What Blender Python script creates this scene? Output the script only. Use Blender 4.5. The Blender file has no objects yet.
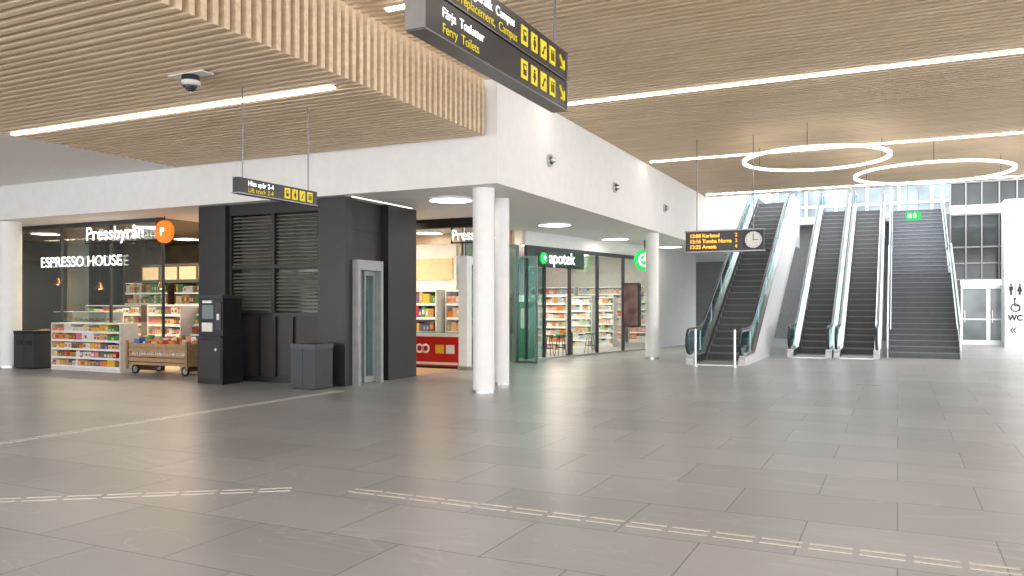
import bpy, math, random
from mathutils import Vector, Matrix
random.seed(7)
scene=bpy.context.scene
scene.view_settings.view_transform='Standard'
scene.view_settings.look='None'
scene.view_settings.exposure=1.05
COL=scene.collection
# ------------------------------------------------------------ materials
M={}
def mat(name,col,rough=.5,metal=0,emit=None,es=0,var=.06,nscale=6,bump=0,coat=0):
    if name in M: return M[name]
    m=bpy.data.materials.new(name); m.use_nodes=True
    nt=m.node_tree; b=nt.nodes['Principled BSDF']
    b.inputs['Roughness'].default_value=rough; b.inputs['Metallic'].default_value=metal
    tc=nt.nodes.new('ShaderNodeTexCoord'); nz=nt.nodes.new('ShaderNodeTexNoise')
    nz.inputs['Scale'].default_value=nscale; nz.inputs['Detail'].default_value=1
    nt.links.new(tc.outputs['Object'],nz.inputs['Vector'])
    cr=nt.nodes.new('ShaderNodeValToRGB')
    cr.color_ramp.elements[0].position=.3; cr.color_ramp.elements[1].position=.7
    cr.color_ramp.elements[0].color=(*[max(0,c*(1-var)) for c in col],1)
    cr.color_ramp.elements[1].color=(*[min(1,c*(1+var)) for c in col],1)
    nt.links.new(nz.outputs['Fac'],cr.inputs['Fac']); nt.links.new(cr.outputs['Color'],b.inputs['Base Color'])
    if emit:
        b.inputs['Emission Color'].default_value=(*emit,1); b.inputs['Emission Strength'].default_value=es
        if es<2: m.cycles.emission_sampling='NONE'
    M[name]=m; return m
def glass(name,tint,refl=.12,rough=.02,fr=.5):
    m=bpy.data.materials.new(name); m.use_nodes=True; nt=m.node_tree
    for n in list(nt.nodes): nt.nodes.remove(n)
    o=nt.nodes.new('ShaderNodeOutputMaterial'); mx=nt.nodes.new('ShaderNodeMixShader')
    t=nt.nodes.new('ShaderNodeBsdfTransparent'); g=nt.nodes.new('ShaderNodeBsdfGlossy')
    lw=nt.nodes.new('ShaderNodeLayerWeight'); lw.inputs['Blend'].default_value=.25
    mt=nt.nodes.new('ShaderNodeMath'); mt.operation='MULTIPLY_ADD'
    mt.inputs[1].default_value=fr; mt.inputs[2].default_value=refl
    nt.links.new(lw.outputs['Fresnel'],mt.inputs[0]); nt.links.new(mt.outputs[0],mx.inputs[0])
    t.inputs[0].default_value=(*tint,1); g.inputs['Color'].default_value=(.9,.95,.95,1); g.inputs['Roughness'].default_value=rough
    nt.links.new(t.outputs[0],mx.inputs[1]); nt.links.new(g.outputs[0],mx.inputs[2]); nt.links.new(mx.outputs[0],o.inputs[0])
    M[name]=m; return m
def wood(name,c1,c2,axis=0):
    m=bpy.data.materials.new(name); m.use_nodes=True; nt=m.node_tree; b=nt.nodes['Principled BSDF']
    g=nt.nodes.new('ShaderNodeNewGeometry'); mp=nt.nodes.new('ShaderNodeMapping')
    s=[14,14,14]; s[axis]=.8; mp.inputs['Scale'].default_value=s
    nz=nt.nodes.new('ShaderNodeTexNoise'); nz.inputs['Scale'].default_value=1; nz.inputs['Detail'].default_value=2
    cr=nt.nodes.new('ShaderNodeValToRGB'); cr.color_ramp.elements[0].position=.3; cr.color_ramp.elements[1].position=.7
    cr.color_ramp.elements[0].color=(*c1,1); cr.color_ramp.elements[1].color=(*c2,1)
    nt.links.new(g.outputs['Position'],mp.inputs['Vector']); nt.links.new(mp.outputs[0],nz.inputs['Vector'])
    nt.links.new(nz.outputs['Fac'],cr.inputs['Fac']); nt.links.new(cr.outputs['Color'],b.inputs['Base Color'])
    b.inputs['Roughness'].default_value=.5; M[name]=m; return m
def stone_floor():
    m=bpy.data.materials.new('stone_tile_floor'); m.use_nodes=True; nt=m.node_tree; b=nt.nodes['Principled BSDF']; L=nt.links.new
    g=nt.nodes.new('ShaderNodeNewGeometry')
    br=nt.nodes.new('ShaderNodeTexBrick'); br.offset=.5
    br.inputs['Scale'].default_value=1; br.inputs['Brick Width'].default_value=1.2; br.inputs['Row Height'].default_value=.9
    br.inputs['Mortar Size'].default_value=.006; br.inputs['Mortar Smooth'].default_value=.2
    br.inputs['Color1'].default_value=(.32,.322,.33,1); br.inputs['Color2'].default_value=(.40,.40,.407,1); br.inputs['Mortar'].default_value=(.16,.16,.165,1)
    L(g.outputs['Position'],br.inputs['Vector'])
    mp=nt.nodes.new('ShaderNodeMapping'); mp.inputs['Rotation'].default_value=(0,0,.9); mp.inputs['Scale'].default_value=(.5,1.6,1)
    nz=nt.nodes.new('ShaderNodeTexNoise'); nz.inputs['Scale'].default_value=.9; nz.inputs['Detail'].default_value=5; nz.inputs['Distortion'].default_value=.6
    L(g.outputs['Position'],mp.inputs['Vector']); L(mp.outputs[0],nz.inputs['Vector'])
    cr=nt.nodes.new('ShaderNodeValToRGB'); cr.color_ramp.elements[0].position=.25; cr.color_ramp.elements[1].position=.75
    cr.color_ramp.elements[0].color=(.92,.92,.92,1); cr.color_ramp.elements[1].color=(1.07,1.07,1.07,1)
    L(nz.outputs['Fac'],cr.inputs['Fac'])
    mx=nt.nodes.new('ShaderNodeMix'); mx.data_type='RGBA'; mx.blend_type='MULTIPLY'; mx.inputs[0].default_value=1
    L(br.outputs['Color'],mx.inputs[6]); L(cr.outputs['Color'],mx.inputs[7])
    nv=nt.nodes.new('ShaderNodeTexNoise'); nv.inputs['Scale'].default_value=.7; nv.inputs['Detail'].default_value=3; nv.inputs['Distortion'].default_value=1.5
    L(mp.outputs[0],nv.inputs['Vector'])
    cv=nt.nodes.new('ShaderNodeValToRGB'); e=cv.color_ramp.elements; e[0].position=.49; e[0].color=(0,0,0,1); e[1].position=.51; e[1].color=(0,0,0,1)
    k=e.new(.5); k.color=(.25,.25,.25,1)
    L(nv.outputs['Fac'],cv.inputs['Fac'])
    ad=nt.nodes.new('ShaderNodeMix'); ad.data_type='RGBA'; ad.blend_type='MIX'
    L(cv.outputs['Color'],ad.inputs[0]); L(mx.outputs[2],ad.inputs[6]); ad.inputs[7].default_value=(.6,.58,.56,1)
    L(ad.outputs[2],b.inputs['Base Color'])
    rr=nt.nodes.new('ShaderNodeMapRange'); rr.inputs['To Min'].default_value=.29; rr.inputs['To Max'].default_value=.35
    L(nz.outputs['Fac'],rr.inputs['Value']); L(rr.outputs[0],b.inputs['Roughness'])
    b.inputs['Specular IOR Level'].default_value=.45
    M['floor']=m; return m
stone_floor()
WH=mat('white_plaster',(.84,.837,.83),.6,var=.02)
COLW=mat('white_column_paint',(.86,.86,.86),.4,var=.02)
SL=wood('wood_slat',(.64,.49,.33),(.78,.63,.45),0)
SLB=mat('slat_backing',(.34,.24,.15),.8)
LED=mat('led_strip',(1,1,1),.5,emit=(1,.93,.82),es=8)
LEDS=mat('led_soft',(1,1,1),.5,emit=(1,.95,.88),es=.8)
DISC=mat('ceiling_disc_light',(1,1,1),.5,emit=(1,.93,.82),es=4)
RING=mat('ring_light',(1,1,1),.5,emit=(1,.93,.82),es=2.5)
DK=mat('anthracite_panel',(.024,.023,.024),.4)
BRN=mat('dark_brown_panel',(.033,.028,.026),.45)
BLK=mat('black_plastic',(.012,.012,.013),.35)
GRYD=mat('dark_grey_paint',(.038,.042,.05),.45)
ST=mat('brushed_steel',(.62,.63,.64),.3,metal=1,nscale=40)
STD=mat('steel_dark',(.25,.25,.26),.35,metal=1)
PORT=mat('lift_portal_grey',(.34,.35,.36),.4,metal=.2)
YEL=mat('yellow_sign',(.72,.57,.01),.5,emit=(.95,.75,.02),es=.08)
WTX=mat('white_sign_letter',(.9,.9,.9),.5,emit=(1,1,1),es=1.0)
WTXD=mat('white_print',(.85,.85,.85),.5)
ORT=mat('orange_led_text',(.9,.4,.02),.5,emit=(1,.45,.03),es=.8)
ORL=mat('orange_lit_sign',(.75,.18,.02),.5,emit=(1,.26,.02),es=.3)
GRN=mat('green_lit_sign',(.01,.42,.07),.5,emit=(.01,.6,.1),es=.38)
GRD=mat('green_panel',(.02,.22,.09),.4)
RED=mat('red_freezer',(.5,.015,.015),.3)
TAN=mat('wood_tan',(.42,.27,.14),.5,nscale=12,var=.15)
TANF=wood('shop_floor_wood',(.42,.29,.17),(.52,.37,.23),1)
CRM=mat('cream_wall',(.60,.46,.31),.6)
CAFE=mat('cafe_wall_brown',(.11,.075,.045),.5,var=.3,nscale=2)
SHW=mat('shelf_white',(.75,.73,.70),.45)
SHD=mat('shelf_dark_wood',(.12,.07,.035),.5)
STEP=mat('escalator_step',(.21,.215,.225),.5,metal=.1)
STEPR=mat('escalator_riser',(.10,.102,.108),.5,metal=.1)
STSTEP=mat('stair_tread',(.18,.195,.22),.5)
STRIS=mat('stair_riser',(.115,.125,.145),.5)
NOSE=mat('stair_nosing',(.27,.28,.30),.5)
BAR=mat('steel_tactile',(.60,.56,.50),.35,metal=.5)
HR=mat('handrail_rubber',(.03,.03,.032),.3)
CLAD=mat('escalator_cladding',(.70,.71,.73),.35)
DGL=mat('dark_glass',(.035,.045,.05),.08,var=.6,nscale=.7)
BKW=mat('rear_wall_grey',(.22,.23,.24),.4)
LOUV=mat('louvre_blade',(.24,.225,.20),.4,metal=.2)
GL=glass('clear_glass',(.95,.98,.96),.02,fr=.22)
GLT=glass('green_tint_glass',(.66,.84,.81),.08,fr=.3)
GLE=glass('escalator_glass',(.56,.72,.74),.12,fr=.38)
DAY=mat('daylit_door_glass',(.16,.19,.2),.1,emit=(.8,.9,.9),es=.05,var=.5,nscale=1)
GOLD=mat('warm_bulb',(1,.7,.3),.5,emit=(1,.6,.25),es=8)
PAL=[mat('pack_%s'%n,c,.45) for n,c in dict(red=(.55,.03,.03),yellow=(.75,.45,.04),white=(.75,.73,.7),blue=(.04,.13,.4),green=(.05,.28,.08),
  orange=(.75,.22,.03),pink=(.65,.2,.25),brown=(.25,.10,.04),cream=(.7,.55,.35),tan=(.5,.3,.12)).items()]
PHA=[PAL[2],PAL[2],PAL[2],PAL[2],PAL[8],PAL[8],mat('pack_pale_pink',(.72,.40,.40),.4),mat('pack_pale_green',(.35,.56,.38),.4),PAL[9],mat('pack_sky',(.30,.48,.62),.4),mat('pack_peach',(.75,.45,.28),.4),PAL[5]]
# ------------------------------------------------------------ mesh builder
class MB:
    def __init__(s,name,loc=None,rot=0):
        s.n=name; s.v=[]; s.f=[]; s.mi=[]; s.sm=[]; s.m=[]; s.loc=loc; s.rot=rot
    def mid(s,m):
        if m not in s.m: s.m.append(m)
        return s.m.index(m)
    def add(s,vs,fs,m,smooth=False):
        o=len(s.v); s.v+= [tuple(v) for v in vs]; k=s.mid(m)
        for f in fs: s.f.append([i+o for i in f]); s.mi.append(k); s.sm.append(smooth)
    def box(s,x0,x1,y0,y1,z0,z1,m,rx=0,rz=0):
        vs=[(x0,y0,z0),(x1,y0,z0),(x1,y1,z0),(x0,y1,z0),(x0,y0,z1),(x1,y0,z1),(x1,y1,z1),(x0,y1,z1)]
        if rx or rz:
            c=Vector(((x0+x1)/2,(y0+y1)/2,(z0+z1)/2)); R=Matrix.Rotation(rz,3,'Z')@Matrix.Rotation(rx,3,'X')
            vs=[tuple(R@(Vector(v)-c)+c) for v in vs]
        s.add(vs,[(0,3,2,1),(4,5,6,7),(0,1,5,4),(1,2,6,5),(2,3,7,6),(3,0,4,7)],m)
    def cyl(s,c,r,h,m,axis='z',n=32,r2=None,cap=True):
        r2=r if r2 is None else r2; vs=[]
        for k,(rr,hh) in enumerate(((r,0),(r2,h))):
            for i in range(n):
                a=2*math.pi*i/n; p,q=rr*math.cos(a),rr*math.sin(a)
                if axis=='z': vs.append((c[0]+p,c[1]+q,c[2]+hh))
                elif axis=='y': vs.append((c[0]+p,c[1]+hh,c[2]+q))
                else: vs.append((c[0]+hh,c[1]+p,c[2]+q))
        s.add(vs,[(i,(i+1)%n,(i+1)%n+n,i+n) for i in range(n)],m,True)
        if cap:
            s.add(vs,[tuple(range(n))[::-1],tuple(range(n,2*n))],m)
    def prism(s,poly,x0,x1,m):
        n=len(poly); vs=[(x0,y,z) for y,z in poly]+[(x1,y,z) for y,z in poly]
        s.add(vs,[tuple(range(n)),tuple(range(n,2*n))[::-1]]+[(i,i+n,(i+1)%n+n,(i+1)%n) for i in range(n)],m)
    def prismz(s,poly,z0,z1,m):
        n=len(poly); vs=[(x,y,z0) for x,y in poly]+[(x,y,z1) for x,y in poly]
        s.add(vs,[tuple(range(n))[::-1],tuple(range(n,2*n))]+[(i,(i+1)%n,(i+1)%n+n,i+n) for i in range(n)],m)
    def prismy(s,poly,y0,y1,m):
        n=len(poly); vs=[(x,y0,z) for x,z in poly]+[(x,y1,z) for x,z in poly]
        s.add(vs,[tuple(range(n)),tuple(range(n,2*n))[::-1]]+[(i,i+n,(i+1)%n+n,(i+1)%n) for i in range(n)],m)
    def tube(s,pts,r,m,n=10,sx=1,sz=1):
        P=[Vector(p) for p in pts]; vs=[]
        for i,p in enumerate(P):
            t=(P[min(i+1,len(P)-1)]-P[max(i-1,0)]).normalized()
            a=Vector((1,0,0)) if abs(t.x)<.9 else Vector((0,0,1))
            u=(a-t*a.dot(t)).normalized(); w=t.cross(u)
            for k in range(n):
                an=2*math.pi*k/n; vs.append(tuple(p+u*r*sx*math.cos(an)+w*r*sz*math.sin(an)))
        fs=[(i*n+k,i*n+(k+1)%n,(i+1)*n+(k+1)%n,(i+1)*n+k) for i in range(len(P)-1) for k in range(n)]
        s.add(vs,fs,m,True); s.add(vs,[tuple(range(n))[::-1],tuple(range((len(P)-1)*n,len(P)*n))],m)
    def sphere(s,c,r,m,n=20,k=12,sc=(1,1,1),zmin=-1):
        vs=[];fs=[]
        for j in range(k+1):
            ph=-math.pi/2+math.pi*j/k
            for i in range(n):
                a=2*math.pi*i/n; vs.append((c[0]+r*sc[0]*math.cos(ph)*math.cos(a),c[1]+r*sc[1]*math.cos(ph)*math.sin(a),c[2]+r*sc[2]*max(zmin,math.sin(ph))))
        for j in range(k):
            for i in range(n): fs.append((j*n+i,j*n+(i+1)%n,(j+1)*n+(i+1)%n,(j+1)*n+i))
        s.add(vs,fs,m,True)
    def ring(s,c,ri,ro,z0,z1,m,n=72,axis='z'):
        vs=[]
        for r,z in ((ri,z0),(ro,z0),(ro,z1),(ri,z1)):
            for i in range(n):
                a=2*math.pi*i/n
                if axis=='z': vs.append((c[0]+r*math.cos(a),c[1]+r*math.sin(a),c[2]+z))
                elif axis=='y': vs.append((c[0]+r*math.cos(a),c[1]+z,c[2]+r*math.sin(a)))
                else: vs.append((c[0]+z,c[1]+r*math.cos(a),c[2]+r*math.sin(a)))
        fs=[]
        for j in range(4):
            for i in range(n): fs.append((j*n+i,j*n+(i+1)%n,((j+1)%4)*n+(i+1)%n,((j+1)%4)*n+i))
        s.add(vs,fs,m,True)
    def done(s):
        loc=s.loc
        vs=s.v
        if loc is None:
            xs=[v[0] for v in vs]; ys=[v[1] for v in vs]; zs=[v[2] for v in vs]
            loc=((min(xs)+max(xs))/2,(min(ys)+max(ys))/2,min(zs))
            vs=[(a-loc[0],b-loc[1],c-loc[2]) for a,b,c in vs]
        me=bpy.data.meshes.new(s.n); me.from_pydata(vs,[],s.f)
        for m in s.m: me.materials.append(m)
        me.polygons.foreach_set('material_index',s.mi); me.polygons.foreach_set('use_smooth',s.sm)
        me.update()
        o=bpy.data.objects.new(s.n,me); COL.objects.link(o); o.location=loc; o.rotation_euler.z=s.rot
        return o
def text(t,loc,size,m,parent,face='-y',name='lettering',align='LEFT',ext=.004,sx=1,rz=None,spin=0,bold=0):
    cu=bpy.data.curves.new(name,'FONT'); cu.body=t; cu.size=size; cu.extrude=ext; cu.align_x=align; cu.offset=bold
    cu.materials.append(m)
    o=bpy.data.objects.new(name,cu); COL.objects.link(o)
    z={'-y':0,'+x':math.pi/2}[face] if rz is None else rz
    W=Matrix.Translation(loc)@Matrix.Rotation(z,4,'Z')@Matrix.Rotation(math.pi/2,4,'X')@Matrix.Rotation(spin,4,'Z')@Matrix.Diagonal((sx,1,1,1))
    P=Matrix.Translation(parent.location)@Matrix.Rotation(parent.rotation_euler.z,4,'Z')
    o.parent=parent; o.matrix_local=P.inverted()@W
    return o
# ------------------------------------------------------------ constants
ZS,ZL,ZH=3.73,4.57,5.53
XB,YB=-6.3,12.5
YE=29.2
# ------------------------------------------------------------ room shell
b=MB('floor'); b.box(-32,20,-8,60,-.2,0,M['floor']); b.done()
b=MB('floor_shop_wood'); b.box(-26,-9.75,15.4,20.6,0,.006,TANF); b.box(-26,-13.8,13.5,15.4,0,.006,TANF); b.done()
b=MB('ceiling_soffit'); b.box(-28,-6.5,12.7,40,ZS,ZS+.15,WH); b.done()
b=MB('cafe_ceiling_shade_sheet'); b.box(-26,-16.2,14.0,20.6,ZS-.012,ZS-.002,CAFE); b.done()  # dark sheet added below the soffit, colours in the dimness behind the sign
b=MB('wall_bulkhead_front'); b.box(-28,-6.5,YB,YB+.2,ZS,ZH+.1,WH); b.done()
b=MB('wall_bulkhead_side'); b.box(-6.5,XB,YB,40,ZS,ZH+.1,WH); b.box(-6.5,XB,YE,40,ZH+.1,10,WH); b.done()
b=MB('ceiling_plain_left'); b.box(-28,-14,-6,12.5,ZL,ZL+.15,WH); b.done()
b=MB('added_hall_wall_left'); b.box(-28.3,-28,-6,13.5,0,ZL,mat('added_hall_wall',(.22,.2,.18),.5));  # out-of-view hall wall, added to keep bright sky out of the shop glass
for i in range(7): b.box(-28,-27.97,-5+i*2.6,-3.2+i*2.6,.3,3.2,mat('added_hall_glass',(.06,.07,.07),.2))
b.done()
b=MB('ceiling_low_slats')
y=-4
while y<12.4:
    b.box(-14,-6.67,y,y+.075,ZL,ZL+.11,SL)
    b.box(-6.665,-6.5,y,y+.075,ZL-.002,ZH+.1,SL)
    y+=.16
b.box(-14,-6.76,-4,12.5,ZL+.13,ZL+.17,SLB); b.box(-6.75,-6.67,-4,12.5,ZL+.112,ZH+.1,mat('slat_backing_light',(.36,.25,.16),.7))
b.done()
b=MB('ceiling_high_slats')
y=-4
while y<YE-.08:
    b.box(-6.29 if y>12.4 else -6.49,16,y,y+.075,ZH,ZH+.11,SL); y+=.16
b.box(-6.5,16,-4,YE,ZH+.14,ZH+.2,SLB)
b.done()
b=MB('trim_ceiling_edge'); b.box(-6.29,16,YE+.01,YE+.15,ZH-.02,ZH+.6,WH); b.done()
for (x0,x1,y,z) in [(-13.8,-6.9,8.75,ZL),(-6.1,15.5,8.85,ZH),(-6.1,15.5,1.7,ZH),(-13.8,-6.9,1.7,ZL),(-6.1,15.5,14.55,ZH),(-6.1,15.5,21.4,ZH),(-6.1,15.5,28.6,ZH)]:
    b=MB('led_strip_light'); b.box(x0,x1,y-.035,y+.035,z-.03,z-.008,LED); b.box(x0-.02,x1+.02,y-.05,y+.05,z-.008,z-.001,COLW); b.done()
b=MB('wall_shop_back'); b.box(-26,-16,20.6,20.75,0,ZS,CAFE); b.box(-16,-9.9,20.6,20.75,0,ZS,CRM); b.done()
b=MB('wall_left'); b.box(-26.2,-26,13.6,20.7,0,ZS,BRN); b.done()
b=MB('wall_pharmacy_back'); b.box(-16.2,-16,20.8,34,0,ZS,SHW); b.box(-16,-7.7,33.9,34,0,ZS,SHW); b.done()
b=MB('wall_left_beyond'); b.prismz([(-8.0,28.7),(-7.7,33.9),(-7.85,33.9),(-8.15,28.7)],0,ZS,WH)
b.done()
b=MB('wall_back_facade')
b.box(-16,1.7,40,40.2,0,5.3,BKW); b.box(1.7,1.9,37,40.2,0,5.3,BKW)
b.box(1.9,12,37,37.2,2.6,8,DGL); b.box(1.9,2.3,37,37.2,0,2.6,DGL); b.box(4.2,12,37,37.2,0,2.6,DGL)
for z in (2.6,3.25,3.9,5.2,6.5): b.box(1.9,12,36.9,36.99,z,z+.05,STD)
b.box(1.9,12,36.8,36.99,5.25,5.6,WH)
for x in (1.9,2.45,3.0,3.6,4.2,5.4,6.6): b.box(x,x+.05,36.86,36.98,0 if x in (1.9,4.2) else 2.6,8,STD)
b.done()
b=MB('floor_upper'); b.box(-6.29,1.8,39.0,50,5.3,5.62,WH); b.box(1.8,12,37.2,50,5.3,5.62,WH); b.done()
b=MB('wall_upper_back'); b.box(-6.3,14,46,46.2,5.62,12,mat('upper_glazing',(.20,.25,.29),.2,var=.35,nscale=.8)); 
for i in range(14): b.box(-6+i*1.5,-5.88+i*1.5,45.85,45.99,5.62,12,COLW)
for z in (6.8,8.2,9.8): b.box(-6.3,14,45.8,45.84,z,z+.12,COLW)
b.done()
# ------------------------------------------------------------ columns
def column(x,y,r,z=ZS):
    b=MB('round_column'); b.cyl((x,y,0),r,z,COLW,n=48); b.cyl((x,y,0),r+.012,.06,ST,n=48); b.done()
column(-6.82,12.98,.2); column(-7.15,14.4,.145); column(-6.55,23.2,.2); column(-20.55,12.95,.27)
# ------------------------------------------------------------ lift block
b=MB('lift_shaft')
b.box(-13.67,-12.9,12.72,13.3,0,ZS,DK)
b.box(-10.4,-9.75,12.72,12.95,0,ZS,DK)
b.box(-10.4,-9.75,14.2,15.3,0,ZS,DK)
b.box(-13.66,-10.41,14.91,15.29,0,ZS,DK); b.box(-13.66,-13.5,13.31,14.9,0,ZS,DK)
b.box(-12.9,-10.4,12.87,12.95,0,1.42,BRN)
b.box(-12.89,-10.41,12.80,12.86,1.36,1.44,BLK); b.box(-12.89,-10.41,12.80,12.86,0,.12,BLK)
for x in (-12.88,-12.1,-11.66,-11.2,-10.47): b.box(x,x+.06,12.81,12.865,.12,1.36,BLK)
b.box(-12.89,-10.41,12.8,12.95,3.5,ZS-.002,BLK)
b.box(-12.79,-10.49,12.81,12.94,2.36,2.44,BLK)
for x in (-12.89,-11.7,-10.49): b.box(x,x+.08,12.805,12.945,1.44,3.5,BLK)
z=1.5
while z<3.46:
    if not 2.3<z<2.46: b.box(-12.81,-10.49,12.86,12.92,z,z+.014,LOUV,rx=.5)
    z+=.075
b.box(-12.9,-10.4,13.2,13.22,1.42,3.5,mat('lift_glass_backing',(.11,.12,.10),.15,var=.5,nscale=1.5))
b.box(-10.1,-9.95,12.951,14.199,2.51,ZS-.002,BRN)
b.box(-9.949,-9.93,12.951,14.199,3.1,3.14,BLK)
b.box(-10.1,-9.9,13.81,14.199,0,2.5,BRN)
b.box(-9.94,-9.6,12.955,13.03,0,2.5,PORT); b.box(-9.94,-9.6,13.72,13.8,0,2.5,PORT); b.box(-9.94,-9.605,13.031,13.719,2.3,2.499,PORT)
b.box(-9.85,-9.83,13.04,13.38,.03,2.29,GLT); b.box(-9.80,-9.78,13.37,13.71,.03,2.29,GLT)
for y0,y1,x in ((13.031,13.38,-9.86),(13.37,13.719,-9.805)):
    b.box(x,x+.045,y0,y0+.04,.02,2.29,PORT); b.box(x,x+.045,y1-.04,y1,.02,2.29,PORT); b.box(x+.002,x+.043,y0+.041,y1-.041,.02,.14,PORT); b.box(x+.002,x+.043,y0+.041,y1-.041,2.2,2.29,PORT)
b.box(-10.39,-10.3,12.96,14.19,0,ZS-.01,mat('lift_interior',(.5,.52,.52),.4,metal=.1,emit=(1,1,1),es=.08))
b.box(-9.899,-9.86,13.92,14.06,1.0,1.35,ST)
b.done()
b=MB('ticket_vending_machine',(-12.55,12.25,0),-.0)
b.box(-.34,.34,-.28,.28,0,.93,BLK); b.box(-.31,.31,-.24,.26,.97,1.74,BLK); b.box(-.34,.34,-.32,.28,.93,.97,BLK)
b.box(-.24,.06,-.262,-.241,1.32,1.6,mat('kiosk_screen',(.12,.14,.15),.15,emit=(.5,.6,.6),es=.08)); b.box(.12,.28,-.262,-.241,1.1,1.65,GRYD)
b.box(.17,.24,-.275,-.263,1.3,1.42,ST); b.box(-.24,.04,-.27,-.241,1.06,1.24,SHW); b.box(-.3,.3,-.295,-.281,.1,.88,DK)
b.box(-.31,.31,-.27,.26,1.741,1.8,GRYD); b.cyl((.2,-.33,.7),.03,.03,ST,axis='y',n=12); b.box(-.22,.02,-.275,-.241,1.64,1.69,WTXD)
b.done()
b=MB('litter_bin',(-10.1,12.15,0))
b.box(-.29,.29,-.26,.26,.04,.78,GRYD); b.box(-.27,.27,-.24,.24,0,.04,BLK); b.box(-.30,.30,-.27,.27,.781,.86,mat('bin_top',(.055,.06,.066),.4))
b.box(-.2,.2,-.15,.15,.861,.867,BLK); b.box(-.005,.005,-.264,-.261,.06,.78,BLK)
b.done()
b=MB('recycling_bin',(-19.75,13.1,0))
b.box(-.4,.4,-.3,.3,.03,.88,GRYD); b.box(-.38,.38,-.28,.28,0,.03,BLK); b.box(-.41,.41,-.31,.31,.881,.95,BLK)
b.box(-.3,-.05,-.308,-.301,.6,.72,BLK); b.box(.05,.3,-.308,-.301,.6,.72,BLK); b.box(-.004,.004,-.306,-.301,.05,.88,BLK)
b.done()
# ------------------------------------------------------------ shelving
def shelf(name,x,y,w,d,h,levels,rot=0,pal=PAL,back=SHW,frame=SHW,dens=.11,z0=.1,slope=0,ends=True,lit=False):
    b=MB(name,(x,y,0),rot)
    b.box(-w/2+.031,w/2-.031,d/2-.03,d/2-.001,z0,h-.021,back)
    if ends: b.box(-w/2,-w/2+.03,-d/2,d/2,0,h-.021,frame); b.box(w/2-.03,w/2,-d/2,d/2,0,h-.021,frame)
    b.box(-w/2+.031,w/2-.031,-d/2+.005,d/2,0,z0-.016,frame)
    st=(h-z0)/levels
    for i in range(levels):
        z=z0+i*st; dd=slope*i
        b.box(-w/2+.031,w/2-.031,-d/2+dd,d/2-.03,z-.015,z+.012,frame)
        b.box(-w/2+.031,w/2-.031,-d/2+dd-.012,-d/2+dd-.001,z-.02,z+.03,WTXD)
        if lit: b.box(-w/2+.05,w/2-.05,-d/2+dd+.01,-d/2+dd+.03,z+st-.03,z+st-.018,LEDS)
        xx=-w/2+.05
        while xx<w/2-.08:
            ww=random.uniform(.6,1.3)*dens; hh=random.uniform(.45,.85)*st; m=random.choice(pal)
            for _ in range(random.choice((1,2,2,3))):
                if xx+ww>w/2-.04: xx+=.05; break
                b.box(xx,xx+ww*.92,-d/2+dd+.03,d/2-.06,z+.012,z+.012+hh,m)
                if ww>.09: b.box(xx+ww*.15,xx+ww*.75,-d/2+dd+.025,-d/2+dd+.029,z+.012+hh*.3,z+.012+hh*.7,random.choice(pal))
                xx+=ww
    b.box(-w/2,w/2,-d/2+slope*levels,d/2,h-.02,h+.01,frame)
    return b.done()
shelf('magazine_display_rack',-17.75,13.25,2.5,.5,1.15,5)
b=MB('market_cart',(-15.2,13.35,0))
b.box(-.98,.98,-.39,.39,.22,.28,TAN)
for sx in (-.98,.94): b.box(sx,sx+.04,-.39,.39,.281,.72,TAN)
for z in (.30,.41,.52,.63):
    b.box(-.98,.98,-.42,-.4,z,z+.09,TAN); b.box(-.98,.98,.4,.42,z,z+.09,TAN)
for sx in (-.98,.92):
    for sy in (-.455,.425): b.box(sx,sx+.06,sy,sy+.03,.12,.78,mat('wood_dark_tan',(.33,.2,.1),.5))
for sx in (-.8,.8):
    for sy in (-.33,.33): b.ring((sx,sy-.02,.11),.075,.11,0,.04,BLK,n=24,axis='y'); b.cyl((sx,sy-.015,.11),.072,.03,ST,axis='y',n=16)
for sx in (-.8,.8): b.box(sx-.03,sx+.03,-.30,.30,.1,.22,STD)
b.box(-.93,.93,-.38,.38,.6,.66,TAN)
for i in range(60):
    px=random.uniform(-.85,.85); py=random.uniform(-.3,.3); h=random.uniform(.08,.24)
    b.box(px-.06,px+.06,py-.05,py+.05,.66,.66+h,random.choice(PAL),rz=random.uniform(0,1))
for i in range(10):
    px=-.85+i*.19; b.sphere((px,-.2+.1*(i%2),.74),.085,PAL[5],n=14,k=8,sc=(1,1,.8)); b.cyl((px,-.2+.1*(i%2),.79),.012,.05,PAL[4],n=6)
o=b.done(); text('BUY ONE AND RUN TO THE TRAIN',(-16.0,12.925,.45),.107,WTXD,o,name='cart_lettering')
shelf('candy_display_stand',-15.1,14.7,1.7,.9,1.6,6,slope=.1,pal=[PAL[0],PAL[1],PAL[5],PAL[2],PAL[1],PAL[4]])
shelf('candy_display_stand',-14.3,17.0,1.6,.6,1.9,6,rot=.0,lit=True)
b=MB('hanging_candy_sign'); b.prismy([(-15.4,2.05),(-15.2,1.85),(-14.9,1.8),(-14.65,1.95),(-14.6,2.2),(-14.8,2.38),(-15.1,2.42),(-15.35,2.28)],15.0,15.05,PAL[1]); b.box(-15.25,-14.75,14.98,14.999,2.05,2.2,RED); b.cyl((-15,15.02,2.4),.008,ZS-2.4,BLK,n=6); b.done()
for i,x in enumerate((-24,-21.5)): shelf('wall_shelf_unit',x,20.2,2.2,.5,2.4,6,back=SHD,frame=SHD,pal=[PAL[7],PAL[9],PAL[8],PAL[4],PAL[2]],lit=True)
for i,x in enumerate((-19,-16.6,-14.2,-11.8)): shelf('wall_shelf_unit',x,20.2,2.2,.5,2.4,6,back=mat('shelf_back_warm',(.5,.4,.28),.5),lit=True)
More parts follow.
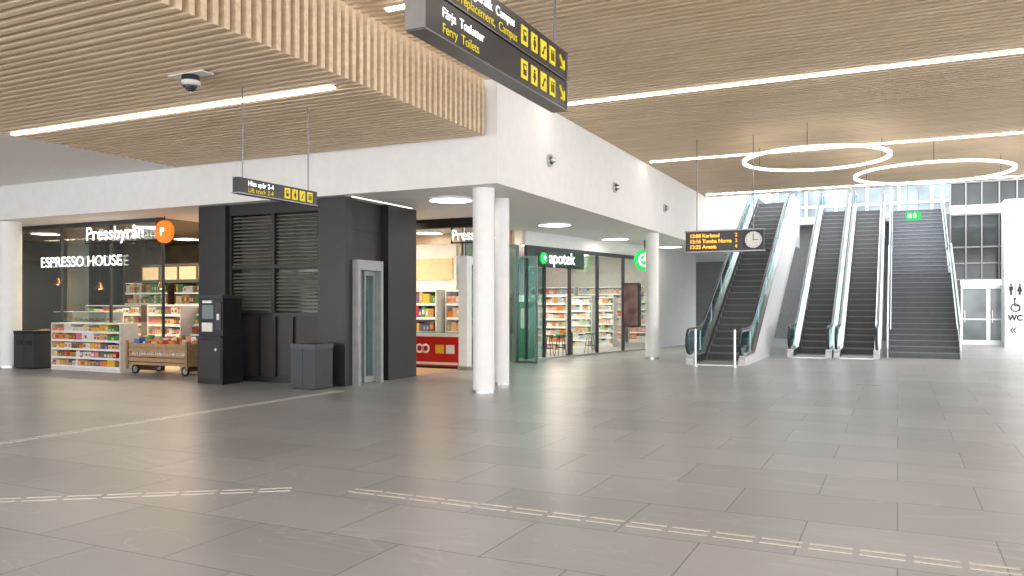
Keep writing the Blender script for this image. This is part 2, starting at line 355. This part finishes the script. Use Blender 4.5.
shelf('gondola_shelf',-19.2,17.3,2.4,.6,1.6,5,lit=True); shelf('gondola_shelf',-22.3,17.6,2.6,.6,1.6,5,lit=True,pal=[PAL[7],PAL[9],PAL[8],PAL[4],PAL[2],PAL[0]],frame=SHD); shelf('gondola_shelf',-17,18.4,2.4,.6,1.5,4,lit=True)
b=MB('bakery_display_counter',(-20.3,15.0,0)); b.box(-1.1,1.1,-.3,.3,0,.9,SHD); b.box(-1.1,1.1,-.32,.32,.901,.95,TAN); b.box(-1.08,1.08,-.3,-.29,.951,1.4,GL); b.box(-1.08,1.08,-.3,.3,1.401,1.42,SHW); b.box(-1.05,1.05,.25,.28,.951,1.4,SHW); b.box(-1.0,1.0,-.2,.24,1.16,1.17,SHW)
for i in range(18):
    b.sphere((-.95+.11*i,-.05,1.0),.05,PAL[9] if i%3 else PAL[7],n=10,k=6,sc=(1,1.2,.7)); b.sphere((-.95+.11*i,-.02,1.21),.045,PAL[8] if i%2 else PAL[5],n=10,k=6,sc=(1,1,.7))
b.done()
shelf('drinks_cooler_shelf',-11.9,18.9,1.3,.5,2.0,5,rot=0,lit=True)
shelf('drinks_cooler_shelf',-10.6,19.2,1.1,.5,2.0,5,rot=0,lit=True,pal=PHA)
def cafe_table(x,y):
    b=MB('cafe_table',(x,y,0)); b.cyl((0,0,.72),.33,.03,TAN,n=28); b.cyl((0,0,.02),.03,.7,BLK,n=12); b.cyl((0,0,0),.22,.02,BLK,n=24); b.done()
def chair(x,y,r):
    b=MB('cafe_chair',(x,y,0),r); b.box(-.2,.2,-.2,.2,.43,.47,TAN)
    for sx in (-.19,.16):
        for sy in (-.19,.16): b.box(sx,sx+.03,sy,sy+.03,0,.85 if sy>0 else .43,BLK)
    b.box(-.19,.19,.165,.19,.62,.85,TAN); b.done()
for x in (-23.2,-21.0): cafe_table(x,16.2); chair(x-.62,16.2,1.57); chair(x+.62,16.2,-1.57)
def pendant(x,y,z,name='pendant_lamp'):
    b=MB(name); b.cyl((x,y,z+.2),.008,ZS-z-.2,BLK,n=6); b.cyl((x,y,z),.12,.2,mat('pendant_shade',(.3,.12,.04),.3,metal=.6),r2=.03,cap=False,n=24); b.sphere((x,y,z+.04),.05,GOLD,n=12,k=8); b.done()
for x,y,z in ((-22.2,15.4,2.2),(-20.4,15.4,2.05),(-18.4,15.8,2.05)): pendant(x,y,z)
b=MB('cafe_menu_board'); b.box(-22,-17,18.11,18.2,2.3,2.9,mat('menu_board_dark',(.05,.06,.05),.4)); 
for i in range(6): b.box(-21.9+i*.82,-21.2+i*.82,18.08,18.109,2.4,2.8,CRM)
for x in (-21.8,-17.2): b.cyl((x,18.15,2.9),.01,ZS-2.93,BLK,n=6)
b.done()
b=MB('window_1')
b.box(-25.9,-16.1,13.88,13.9,0.07,3.62,GL)
for x in (-25.9,-23.9,-21.9,-19.9,-18.0,-16.14): b.box(x,x+.04,13.87,13.935,.061,3.63,GRYD)
b.box(-25.9,-16.1,13.84,13.94,3.63,ZS,GRYD); b.box(-25.9,-16.1,13.84,13.94,0,.06,BLK)
b.done()
b=MB('shop_sign_letters'); b.box(-18.8,-16.2,13.76,13.80,3.16,3.19,BLK)
b.cyl((-15.85,13.66,3.36),.27,.1,ORL,axis='y',n=40); 
for x in (-18.79,-16.21): b.cyl((x,13.78,3.19),.01,ZS-3.19,BLK,n=8)
b.cyl((-15.85,13.71,3.6),.012,ZS-3.6,BLK,n=8)
o=b.done(); text('Pressbyrån',(-18.7,13.72,3.25),.47,WTX,o,sx=1.03,bold=.004)
text('P',(-15.95,13.65,3.27),.28,WTX,o,name='logo_letter')
b=MB('cafe_sign_letters'); b.box(-20.7,-17.0,13.82,13.835,2.57,2.585,BLK); o=b.done(); text('ESPRESSO HOUSE',(-20.6,13.80,2.6),.38,WTX,o,sx=1.06)
b=MB('door_1'); b.box(-9.68,-9.45,17.1,17.35,.1,2.6,COLW); b.box(-9.72,-9.42,17.06,17.4,2.6,2.8,COLW); b.box(-9.7,-9.44,17.08,17.36,0,.1,ST); b.box(-9.6,-9.54,17.1,17.16,2.8,3.5,ST); b.done()
b=MB('trim_1'); b.box(-13.6,-9.0,17.1,17.3,3.5,ZS,BLK); o=b.done()
b=MB('shop_sign_letters'); b.box(-9.85,-8.5,17.0,17.05,3.1,3.13,BLK); b.box(-9.85,-9.82,17.02,17.05,3.13,ZS,BLK); b.box(-8.53,-8.5,17.02,17.05,3.13,ZS,BLK); o=b.done(); text('Pressbyrån',(-9.82,16.99,3.18),.36,WTX,o,bold=.003,sx=.85)
b=MB('ice_cream_freezer',(-10.55,17.72,0))
b.box(-.78,.78,-.35,.35,.06,.80,RED); b.box(-.74,.74,-.32,.32,0,.06,BLK)
b.box(-.80,.80,-.37,.37,.801,.88,SHW); b.box(-.74,.74,-.3,.3,.881,.91,GLT); b.box(-.7,.7,-.358,-.351,.1,.16,SHW)
b.ring((-.42,-.362,.5),.07,.12,0,.01,WTXD,n=28,axis='y'); b.ring((-.24,-.362,.5),.07,.12,0,.01,WTXD,n=28,axis='y'); b.box(.05,.3,-.36,-.351,.38,.6,PAL[1]); b.box(.36,.6,-.36,-.351,.38,.6,PAL[2])
b.done()
b=MB('wall_shop_partition'); b.box(-13.4,-11.0,19.3,19.42,0,3.3,SHW); b.box(-12.6,-11.1,19.27,19.299,2.3,2.9,mat('menu_poster',(.7,.5,.3),.5)); b.done()
shelf('drinks_shelf',-12.25,17.95,1.2,.45,1.9,5,lit=True)
# ------------------------------------------------------------ pharmacy
A=Vector((-9.6,20.85)); B=Vector((-8.0,28.65)); D=(B-A); L=D.length; D/=L; ang=math.atan2(D.y,D.x)
b=MB('window_2',(A.x,A.y,0),ang)
segs=[(2.3,3.9),(3.95,5.6),(5.65,L-.05)]
for a0,a1 in segs: b.box(a0,a1,-.01,.01,.06,3.19,GL)
b.box(.05,.9,-.01,.01,.06,2.7,GLT)
for x in (0,.9,2.25,3.9,5.6,L-.05): b.box(x,x+.05,-.05,.05,.051,3.2,GRYD)
b.box(0,L,-.051,.051,3.201,3.32,GRYD); b.box(0,L,-.051,.051,0,.05,ST); b.box(0,L,.0,.12,3.321,ZS-.001,WH)
b.box(.06,3.1,-.02,.03,2.72,3.2,mat('added_shade_band',(.03,.06,.05),.3))  # added dark band, stands in for the dim glass behind the letters
b.done()
b=MB('door_2'); b.box(-9.72,-9.70,17.5,20.5,.05,3.19,GLT)
for y in (17.45,18.5,19.5,20.5): b.box(-9.75,-9.67,y,y+.05,0,3.199,STD)
b.box(-9.75,-9.67,17.45,20.55,3.2,3.3,STD); b.done()
b=MB('door_3',(-9.2,20.1,0),-.15); b.box(-.38,.28,-.01,.01,.051,2.9,GLT); b.box(-.42,-.38,-.03,.03,0.051,2.899,STD); b.box(.28,.32,-.03,.03,0.051,2.899,STD); b.box(-.42,.32,-.03,.03,2.9,2.95,STD); b.box(-.42,.32,-.03,.03,0,.05,STD); b.done()
def onf(t,off,z): 
    n=Vector((D.y,-D.x)); p=A+D*t+n*off; return (p.x,p.y,z)
b=MB('pharmacy_sign_letters',onf(0.5,.14,3.0),ang)
b.cyl((.2,-.02,-.03),.17,.05,GRN,axis='y',n=32); b.box(.0,2.3,.02,.05,-.25,-.22,BLK); o=b.done()
text('apotek',onf(.95,.16,2.84),.5,WTX,o,rz=ang,bold=.004)
text('+',onf(.6,.2,2.88),.3,WTX,o,rz=ang,name='cross')
b=MB('pharmacy_round_sign',(-7.48,25.6,3.08),.45)
b.cyl((0,-.06,0),.36,.12,GRN,axis='y',n=48); b.ring((0,-.07,0),.17,.22,0,.009,WTX,n=40,axis='y'); b.box(-.13,.13,-.075,-.061,-.03,.03,WTX); b.box(-.03,.03,-.075,-.061,.031,.13,WTX)
b.box(-.02,.02,-.02,.02,.355,ZS-3.08,BLK); b.done()
for i in range(6):
    x=-10.6-(i%2)*1.9; y=24.6+(i//2)*2.4; shelf('pharmacy_shelf',x,y,1.7,.45,1.9,7,rot=.0,pal=PHA,dens=.08,lit=True)
for i in range(5): shelf('pharmacy_wall_shelf',-15.7,22+i*2.3,2.2,.4,2.5,7,rot=math.pi/2,pal=PHA,dens=.09,lit=True)
for i in range(3): shelf('pharmacy_shelf',-14+i*2.3,33.5,2.1,.4,2.4,7,pal=PHA,lit=True)
b=MB('pharmacy_pillar_panel'); p=onf(.9,-.9,0); b.box(p[0]-.05,p[0]+.45,p[1],p[1]+.12,0,1.7,GRD); b.box(p[0]+.05,p[0]+.35,p[1]-.01,p[1]-.001,.9,1.5,WTXD); b.done()
def stool(x,y):
    b=MB('bar_stool',(x,y,0)); b.cyl((0,0,.62),.17,.05,GRD,n=24); b.ring((0,0,.25),.13,.15,0,.02,BLK,n=24)
    for a in range(4): b.tube([(.1*math.cos(a*1.57),.1*math.sin(a*1.57),.62),(.2*math.cos(a*1.57),.2*math.sin(a*1.57),0)],.012,BLK,n=6)
    b.done()
for t,of in ((2.0,-.6),(2.55,-.5),(4.3,-.5)): 
    p=onf(t,of,0); stool(p[0],p[1])
p=onf(3.2,-.5,0); cafe_table(p[0],p[1])
# ------------------------------------------------------------ ceiling discs
for x,y in ((-8.05,13.9),(-8.1,19.4),(-8.1,24.4),(-7.4,28.5),(-22.6,15.3),(-18.2,15.2),(-14.6,16.0),(-11.5,16.6),(-20.4,18.5),(-16,18.7),(-12.3,20.0),
            (-11.5,22.5),(-11.5,25.5),(-11.3,28.5),(-14,24),(-14,27.5),(-12,31.5)):
    R=.42 if x>-9 else .38
    b=MB('ceiling_disc_light'); b.cyl((x,y,ZS-.045),R-.002,.03,DISC,n=48); b.ring((x,y,ZS-.05),R,R+.03,0,.05,COLW,n=48); b.done()
b=MB('linear_track_light'); b.box(-9.62,-9.6,12.75,14.9,ZS-.02,ZS,LEDS); b.done()
for y in (14.8,18.9,23.6):
    b=MB('wall_spotlight'); b.cyl((XB,y,4.5),.13,.05,ST,axis='x',n=32); b.cyl((XB+.05,y,4.5),.09,.04,STD,axis='x',n=24,r2=.07); b.sphere((XB+.08,y,4.5),.07,ST,n=16,k=10); b.done()
# ------------------------------------------------------------ hanging signs
def icon_row(b,x,ys,z,h,arrow=None):
    for k,y in enumerate(ys):
        w=h*.8; b.box(x,x+.006,y,y+w,z,z+h,YEL)
        X=x+.004; c=y+w/2
        if k%4==0: b.box(X,X+.006,c-w*.22,c+w*.22,z+h*.2,z+h*.8,BLK); b.box(X+.003,X+.008,c-w*.14,c+w*.14,z+h*.5,z+h*.7,YEL)
        elif k%4==1: b.cyl((X,c,z+h*.76),w*.1,.006,BLK,axis='x',n=12); b.prism([(c-w*.12,z+h*.64),(c+w*.12,z+h*.64),(c+w*.2,z+h*.34),(c-w*.2,z+h*.34)],X,X+.006,BLK); b.box(X,X+.006,c-w*.08,c+w*.08,z+h*.14,z+h*.33,BLK)
        elif k%4==2: b.prism([(c-w*.3,z+h*.2),(c-w*.1,z+h*.2),(c+w*.1,z+h*.6),(c+w*.3,z+h*.6),(c+w*.3,z+h*.7),(c+w*.05,z+h*.7),(c-w*.15,z+h*.32),(c-w*.3,z+h*.32)],X,X+.006,BLK)
        else:
            for q in (-.17,.17): b.cyl((X,c+q*w,z+h*.76),w*.08,.006,BLK,axis='x',n=12); b.box(X,X+.006,c+q*w-w*.1,c+q*w+w*.1,z+h*.2,z+h*.66,BLK)
    if arrow:
        y,s=arrow; zc=z+h*.5
        b.tube([(x+.004,y,zc+s*.4),(x+.004,y+s*.7,zc-s*.3)],s*.08,YEL,n=6); b.tube([(x+.004,y+s*.7,zc+s*.2),(x+.004,y+s*.7,zc-s*.34)],s*.08,YEL,n=6); b.tube([(x+.004,y+s*.74,zc-s*.32),(x+.004,y+s*.15,zc-s*.32)],s*.08,YEL,n=6)
SIGN=mat('sign_panel_black',(.022,.022,.026),.3)
X0=-2.6; zb=3.29
b=MB('hanging_direction_sign')
for k in (0,1):
    z=zb+k*.262
    b.box(X0-.12,X0,4.17,6.48,z+.007,z+.25,SIGN); b.box(X0-.13,X0+.01,4.17,6.48,z-.004,z+.006,STD); b.box(X0-.13,X0+.01,6.481,6.51,z,z+.25,STD); b.box(X0-.13,X0+.01,4.15,4.169,z,z+.25,STD)
    icon_row(b,X0,[5.56+i*.185 for i in range(4)],z+.055,.145,(6.33,.14))
for y in (4.4,6.38): b.cyl((X0-.06,y,zb+.5),.012,ZH-zb-.5,STD,n=8)
o=b.done()
text('Färja  Toaletter',(X0+.003,4.38,zb+.14),.09,WTX,o,'+x',ext=.001); text('Ferry  Toilets',(X0+.003,4.38,zb+.04),.09,YEL,o,'+x',ext=.001)
text('Ersättningstrafik  Campus',(X0+.003,4.45,zb+.262+.14),.096,WTX,o,'+x',ext=.001); text('Rail replacement,  Campus',(X0+.003,4.45,zb+.262+.04),.096,YEL,o,'+x',ext=.001)
b=MB('hanging_lift_sign'); X1=-8.0
b.box(X1-.1,X1,8.12,9.75,3.126,3.33,SIGN); b.box(X1-.11,X1+.01,8.11,9.76,3.11,3.125,STD)
icon_row(b,X1,[9.02+i*.165 for i in range(4)],3.15,.15)
for y in (8.25,9.6): b.cyl((X1-.05,y,3.33),.01,ZL-3.33,STD,n=8)
o=b.done()
text('Hiss spår 2-4',(X1+.003,8.3,3.235),.095,WTX,o,'+x',ext=.001); text('Lift track 2-4',(X1+.003,8.3,3.145),.095,YEL,o,'+x',ext=.001)
b=MB('departure_board'); b.box(-4.55,-2.76,19,19.15,2.87,3.33,BLK); b.box(-4.57,-2.74,18.98,19.17,2.84,2.869,STD); b.box(-4.57,-2.74,18.98,19.17,3.331,3.36,STD)
b.box(-4.5,-3.22,18.985,18.999,2.9,3.3,SIGN); b.cyl((-2.98,18.97,3.1),.19,.029,WTXD,axis='y',n=40); b.ring((-2.98,18.96,3.1),.191,.2,0,.038,BLK,n=40,axis='y')
b.box(-2.987,-2.973,18.955,18.969,3.08,3.24,BLK); b.box(-2.972,-2.87,18.955,18.969,3.093,3.107,BLK)
for i in range(12):
    a=i*math.pi/6; b.box(-2.98+.165*math.sin(a)-.008,-2.98+.165*math.sin(a)+.008,18.96,18.969,3.1+.165*math.cos(a)-.008,3.1+.165*math.cos(a)+.008,BLK)
for x in (-4.3,-3.0): b.cyl((x,19.08,3.36),.012,ZH-3.36,STD,n=8)
o=b.done()
for i,t in enumerate(('13:08 Karlstad','13:16 Tumba Norra','13:25 Avesta')): text(t,(-4.45,18.98,3.19-i*.13),.12,ORT,o,name='board_row_%d'%(i+1),ext=.001,bold=.003)
for i in range(3): text(str(i+2),(-3.4,18.98,3.19-i*.13),.12,ORT,o,name='track_%d'%(i+1),ext=.001)
b=MB('exit_sign'); b.box(.24,.68,29.0,29.06,4.35,4.62,GRN); 
for x in (.3,.62): b.cyl((x,29.03,4.62),.008,ZH-4.62,STD,n=6)
b.box(.3,.4,28.99,28.999,4.43,4.55,WTX); b.cyl((.5,28.988,4.56),.022,.01,WTX,axis='y',n=12); b.box(.46,.54,28.99,28.999,4.42,4.53,WTX,rz=0); b.done()
b=MB('advertising_screen'); b.box(-7.38,-6.85,22.9,23.05,.95,2.25,BLK); b.box(-7.33,-6.9,22.885,22.899,1.0,2.2,mat('ad_screen',(.10,.06,.05),.15,emit=(.3,.16,.12),es=.1,var=.8,nscale=3)); b.box(-6.85,-6.76,22.98,23.04,1.2,1.3,STD); b.box(-6.85,-6.76,22.98,23.04,1.9,2.0,STD); b.done()
b=MB('dome_security_camera'); cx,cy=-8.2,7.5
b.box(cx-.3,cx+.3,cy-.1,cy+.1,ZL-.02,ZL-.001,SHW); b.cyl((cx,cy,ZL-.09),.11,.069,BLK,n=32); b.cyl((cx,cy,ZL-.14),.12,.049,SHW,n=32,r2=.12); b.sphere((cx,cy,ZL-.14),.085,mat('dome_glass',(.04,.04,.05),.05),n=24,k=12); b.ring((cx,cy,ZL-.16),.088,.125,0,.019,ST,n=32); b.done()
def ringl(x,y,z,r):
    b=MB('ring_pendant_light'); b.ring((x,y,z),r-.05,r+.03,0,.05,RING,n=96)
    for a in (.5,2.6,4.7): b.cyl((x+r*math.cos(a),y+r*math.sin(a),z+.05),.006,ZH-z-.05,BLK,n=6)
    b.done()
def PT(u,v,z):
    d=(z-1.6)*801/(305-v); s=(u-512)/801*d
    return (-.4337*d+.9011*s,.9011*d+.4337*s,d)
p=PT(815,160,4.98); ringl(p[0],p[1],4.98,1.60)
p=PT(932,174,5.0); ringl(p[0],p[1],5.0,1.85)
# ------------------------------------------------------------ escalators
def escalator(x0,x1,y0,H,clad=CLAD,dp=1.05):
    b=MB('escalator'); tn=.5774; yi=y0+1.9; yt=yi+H/tn; ye=yt+1.75
    def zline(y): return min(max(0,(y-yi)*tn),H)
    low=[(ye,H-dp),(yt+.3,H-dp),(yi+(dp+.0)/tn,0),(y0+.35,0)]
    up=[(y0+.35,.16),(y0+.5,.22),(yi,.24),(yt,H+.24),(ye,H+.24)]
    t=.17
    for a,c in ((x0,x0+t),(x1-t,x1)):
        b.prism(up+low,a,c,clad)
        pts=[(y0+.5,.225),(yi,.245),(yt,H+.245),(ye,H+.245)]
        b.prism(pts+[(p,q+.02) for p,q in pts[::-1]],a-.005,c+.005,ST)
    for xa_,xb_ in ((x0+t+.001,x0+t+.012),(x1-t-.012,x1-t-.001)):
        pts=[(y0+.5,.03),(yi,.03),(yt,H+.03),(ye,H+.03)]
        b.prism(pts+[(p,q+.19) for p,q in pts[::-1]],xa_,xb_,STD)
    b.prism([(yi+dp/tn,0.0),(yt+.3,H-dp),(ye,H-dp),(ye,H-dp+.08),(yt+.3,H-dp+.08),(yi+dp/tn-.1,.02)],x0+t,x1-t,clad)
    b.box(x0+t,x1-t,y0+.2,yi-.41,0,.025,ST); b.box(x0+t,x1-t,yt+.2,ye,H-.05,H+.015,ST)
    b.box(x0+t,x1-t,yi-.4,yi-.35,.02,.032,mat('comb_yellow',(.7,.55,.05),.4))
    n=int(H/.2)
    for i in range(-1,n+1):
        ys=yi+i*.346; z=max(0,(i)*.2)+.02
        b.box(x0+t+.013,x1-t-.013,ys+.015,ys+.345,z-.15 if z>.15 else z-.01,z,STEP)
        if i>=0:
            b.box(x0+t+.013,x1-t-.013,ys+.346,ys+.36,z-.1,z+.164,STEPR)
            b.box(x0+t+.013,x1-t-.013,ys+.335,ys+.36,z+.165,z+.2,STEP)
    for xm in (x0+t/2,x1-t/2):
        c=(y0+.38,.62); R=.34
        arc=[(c[0]-R*math.sin(a),c[1]+R*math.cos(a)) for a in [math.pi*(1-k/12) for k in range(13)]]
        railp=[(c[0]+.1,c[1]-R)]+arc+[(yi-.35,.965),(yi-.05,1.0),(yi+.3,1.0+.25*tn+.06)]+[(yt-.1,H+.93),(yt+.3,H+1.0),(ye,H+1.0)]
        b.tube([(xm,p,q) for p,q in railp],.036,HR,n=10,sx=1.05,sz=.8)
        b.tube([(xm,p,q-.05 if q>c[1] else q+.045) for p,q in railp[7:]],.035,ST,n=8)
        gp=[(c[0],.27)]+[(c[0]-(R-.04)*math.sin(math.pi*(1-k/12)),c[1]+(R-.04)*math.cos(math.pi*(1-k/12))) for k in range(0,13)]+[(yi-.05,.95),(yi+.3,1.1),(yt-.1,H+.88),(yt+.3,H+.95),(ye,H+.95),(ye,H+.27),(yt,H+.27),(yi,.27)]
        b.prism(gp,xm-.006,xm+.006,GLE)
        y=yi-.2
        while y<ye:
            z=zline(y); b.box(xm-.012,xm+.012,y,y+.025,z+.29,z+.96,ST); y+=1.5
        pts=[(yi-1,.268),(yi,.268),(yt,H+.268),(ye,H+.268)]
        b.prism(pts+[(p,q+.05) for p,q in pts[::-1]],xm-.03,xm+.03,ST)
    return b.done()
escalator(-5.15,-3.6,21.2,5.6,dp=1.7)
escalator(-3.05,-1.78,25.4,5.6)
escalator(-1.74,-.47,25.6,5.6)
for px in (-4.75,-3.75):
    b=MB('access_post'); b.cyl((px,20.9,0),.035,.95,ST,n=16); b.sphere((px,20.9,.95),.036,ST,n=12,k=8); b.cyl((px,20.9,0),.07,.015,ST,n=20); b.done()
b=MB('staircase'); xa,xb=-.25,1.66; y=27.0; z=0; r,t=.17,.294
def flight(y,z,n):
    for i in range(n):
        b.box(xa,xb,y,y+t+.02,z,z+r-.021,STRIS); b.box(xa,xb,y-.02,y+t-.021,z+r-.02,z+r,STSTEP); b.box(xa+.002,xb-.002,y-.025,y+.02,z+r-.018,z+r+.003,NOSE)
        y+=t; z+=r
    return y,z
ya,za=y,z; y,z=flight(y,z,16); y1,z1=y,z
b.box(xa,xb,y,y+1.4,z-.2,z-.001,STSTEP); b.box(xa,xb,y-.0,y+.06,z,z+.006,WTXD); y+=1.4; y2=y; y,z=flight(y,z,17)
b.box(xa,xb,y,38.95,z-.3,z-.001,STSTEP)
for x in (xa-.04,xb):
    pts=[(ya-.1,0),(ya-.1,.25),(y1,z1+.28),(y2,z1+.28),(y,z+.28),(y,z-.3),(y2+.2,z1-.3),(y1+.1,z1-.3),(ya+.7,0)]
    b.prism(pts,x,x+.04,CLAD)
    g=[(ya-.05,.25),(y1,z1+.28),(y2,z1+.28),(y,z+.28),(y,z+.98),(y2,z1+1.0),(y1,z1+1.0),(ya-.05,1.0)]
    b.prism(g,x+.015,x+.027,GLE)
    b.tube([(x+.02,ya-.3,.98),(x+.02,ya,1.0),(x+.02,y1,z1+1.02),(x+.02,y2,z1+1.02),(x+.02,y,z+1.02)],.028,ST,n=10)
    for yy,zz in ((ya-.05,0),(y1,z1),(y2,z1),(y,z)): b.box(x-.002,x+.042,yy,yy+.04,zz,zz+1.0,ST)
    xi=x+.1 if x<0 else x-.06
    b.tube([(xi,ya-.3,.88),(xi,ya,.9),(xi,y1,z1+.92),(xi,y2,z1+.92),(xi,y,z+.92)],.022,ST,n=8)
b.done()
b=MB('upper_glass_railing'); b.box(1.9,12,37.25,37.27,5.62,6.7,GLE); b.box(1.9,12,37.22,37.3,6.701,6.75,ST); b.done()
b=MB('door_4'); 
for x in (2.3,3.25):
    b.box(x+.07,x+.88,36.93,36.95,.2,2.25,DAY); b.box(x,x+.069,36.86,36.99,0,2.4,ST); b.box(x+.881,x+.95,36.86,36.99,0,2.4,ST); b.box(x+.07,x+.88,36.87,36.98,2.25,2.4,ST); b.box(x+.07,x+.88,36.87,36.98,0,.2,ST); b.box(x+.12,x+.15,36.8,36.86,.9,1.4,ST); b.box(x+.07,x+.88,36.88,36.92,1.0,1.06,ST)
b.done()
b=MB('wall_restroom'); b.box(3.66,6.5,35.4,36.6,0,5.6,WH); b.box(3.65,3.659,35.38,36.6,0,.15,ST); b.done()
b=MB('restroom_sign'); Y=35.385
def pers(x,z,s,sk=False):
    b.cyl((x,Y,z+.9*s),.09*s,.012,BLK,axis='y',n=16)
    if sk: b.prismy([(x-.08*s,z+.78*s),(x+.08*s,z+.78*s),(x+.22*s,z+.3*s),(x-.22*s,z+.3*s)],Y,Y+.012,BLK)
    else: b.box(x-.15*s,x+.15*s,Y,Y+.012,z+.421*s,z+.78*s,BLK)
    b.box(x-.09*s,x-.01*s,Y+.001,Y+.012,z,z+.42*s,BLK); b.box(x+.01*s,x+.09*s,Y+.001,Y+.012,z,z+.42*s,BLK)
pers(3.86,1.98,.42); pers(4.14,1.98,.42,True); b.box(3.99,4.005,Y,Y+.012,1.95,2.42,BLK)
b.ring((4.0,Y,1.5),.12,.16,0,.012,BLK,n=32,axis='y'); b.cyl((3.98,Y,1.84),.045,.012,BLK,axis='y',n=16); b.box(3.96,4.0,Y+.001,Y+.012,1.595,1.79,BLK); b.box(3.96,4.12,Y+.002,Y+.012,1.55,1.59,BLK); b.box(4.125,4.16,Y+.001,Y+.012,1.38,1.58,BLK)
o=b.done(); text('WC',(3.76,Y,1.02),.3,BLK,o,bold=.01,sx=.9); text('«',(3.82,Y,.55),.45,BLK,o,name='arrow_lettering')
# ------------------------------------------------------------ tactile strips
def strip(p,q,rows=2,gap=.14,name='tactile_strip'):
    p=Vector(p);q=Vector(q); Lg=(q-p).length; a=math.atan2(q.y-p.y,q.x-p.x)
    b=MB(name,(p.x,p.y,0),a); x=0
    while x<Lg-.28:
        for r in range(rows):
            yy=(r-(rows-1)/2)*gap
            b.box(x,x+.265,yy-.016,yy+.016,0,.004,BAR)
        x+=.31
    b.done()
strip((-4.25,5.65),(3.5,5.65),gap=.11); strip((-9.0,2.4),(-4.6,5.55),gap=.11); strip((-9.35,5.0),(-9.35,12.2),rows=2,gap=.11)
b=MB('floor_drain_cover'); b.box(-.75,-.25,17.4,17.6,0,.004,STD); b.done()
# ------------------------------------------------------------ light / world / camera
w=bpy.data.worlds.new('World'); scene.world=w; w.use_nodes=True
bg=w.node_tree.nodes['Background']; bg.inputs[0].default_value=(.985,.985,.985,1); bg.inputs[1].default_value=2.35
def area(name,loc,sx,sy,e,col=(1,.96,.9),rot=(0,0,0)):
    l=bpy.data.lights.new(name,'AREA'); l.shape='RECTANGLE'; l.size=sx; l.size_y=sy; l.energy=e; l.color=col
    o=bpy.data.objects.new(name,l); COL.objects.link(o); o.location=loc; o.rotation_euler=rot
area('cafe_fill_light',(-20,16.2,3.6),8,.2,210,(1,.78,.55)); area('kiosk_fill_light',(-13.5,17.3,3.6),6,.2,240,(1,.82,.62))  # added fill lights brightening both interiors, no fitting of their own
area('pharmacy_fill_light',(-11.5,26,3.6),.2,9,300,(1,.9,.78))  # added fill to lift the pharmacy interior, besides the disc lights
c=bpy.data.cameras.new('Camera'); o=bpy.data.objects.new('Camera',c); COL.objects.link(o); scene.camera=o
o.location=(0,0,1.6); o.rotation_euler=(math.pi/2,0,math.radians(25.7)); c.sensor_width=36; c.lens=801/1024*36; c.shift_y=17/1024; c.clip_end=200
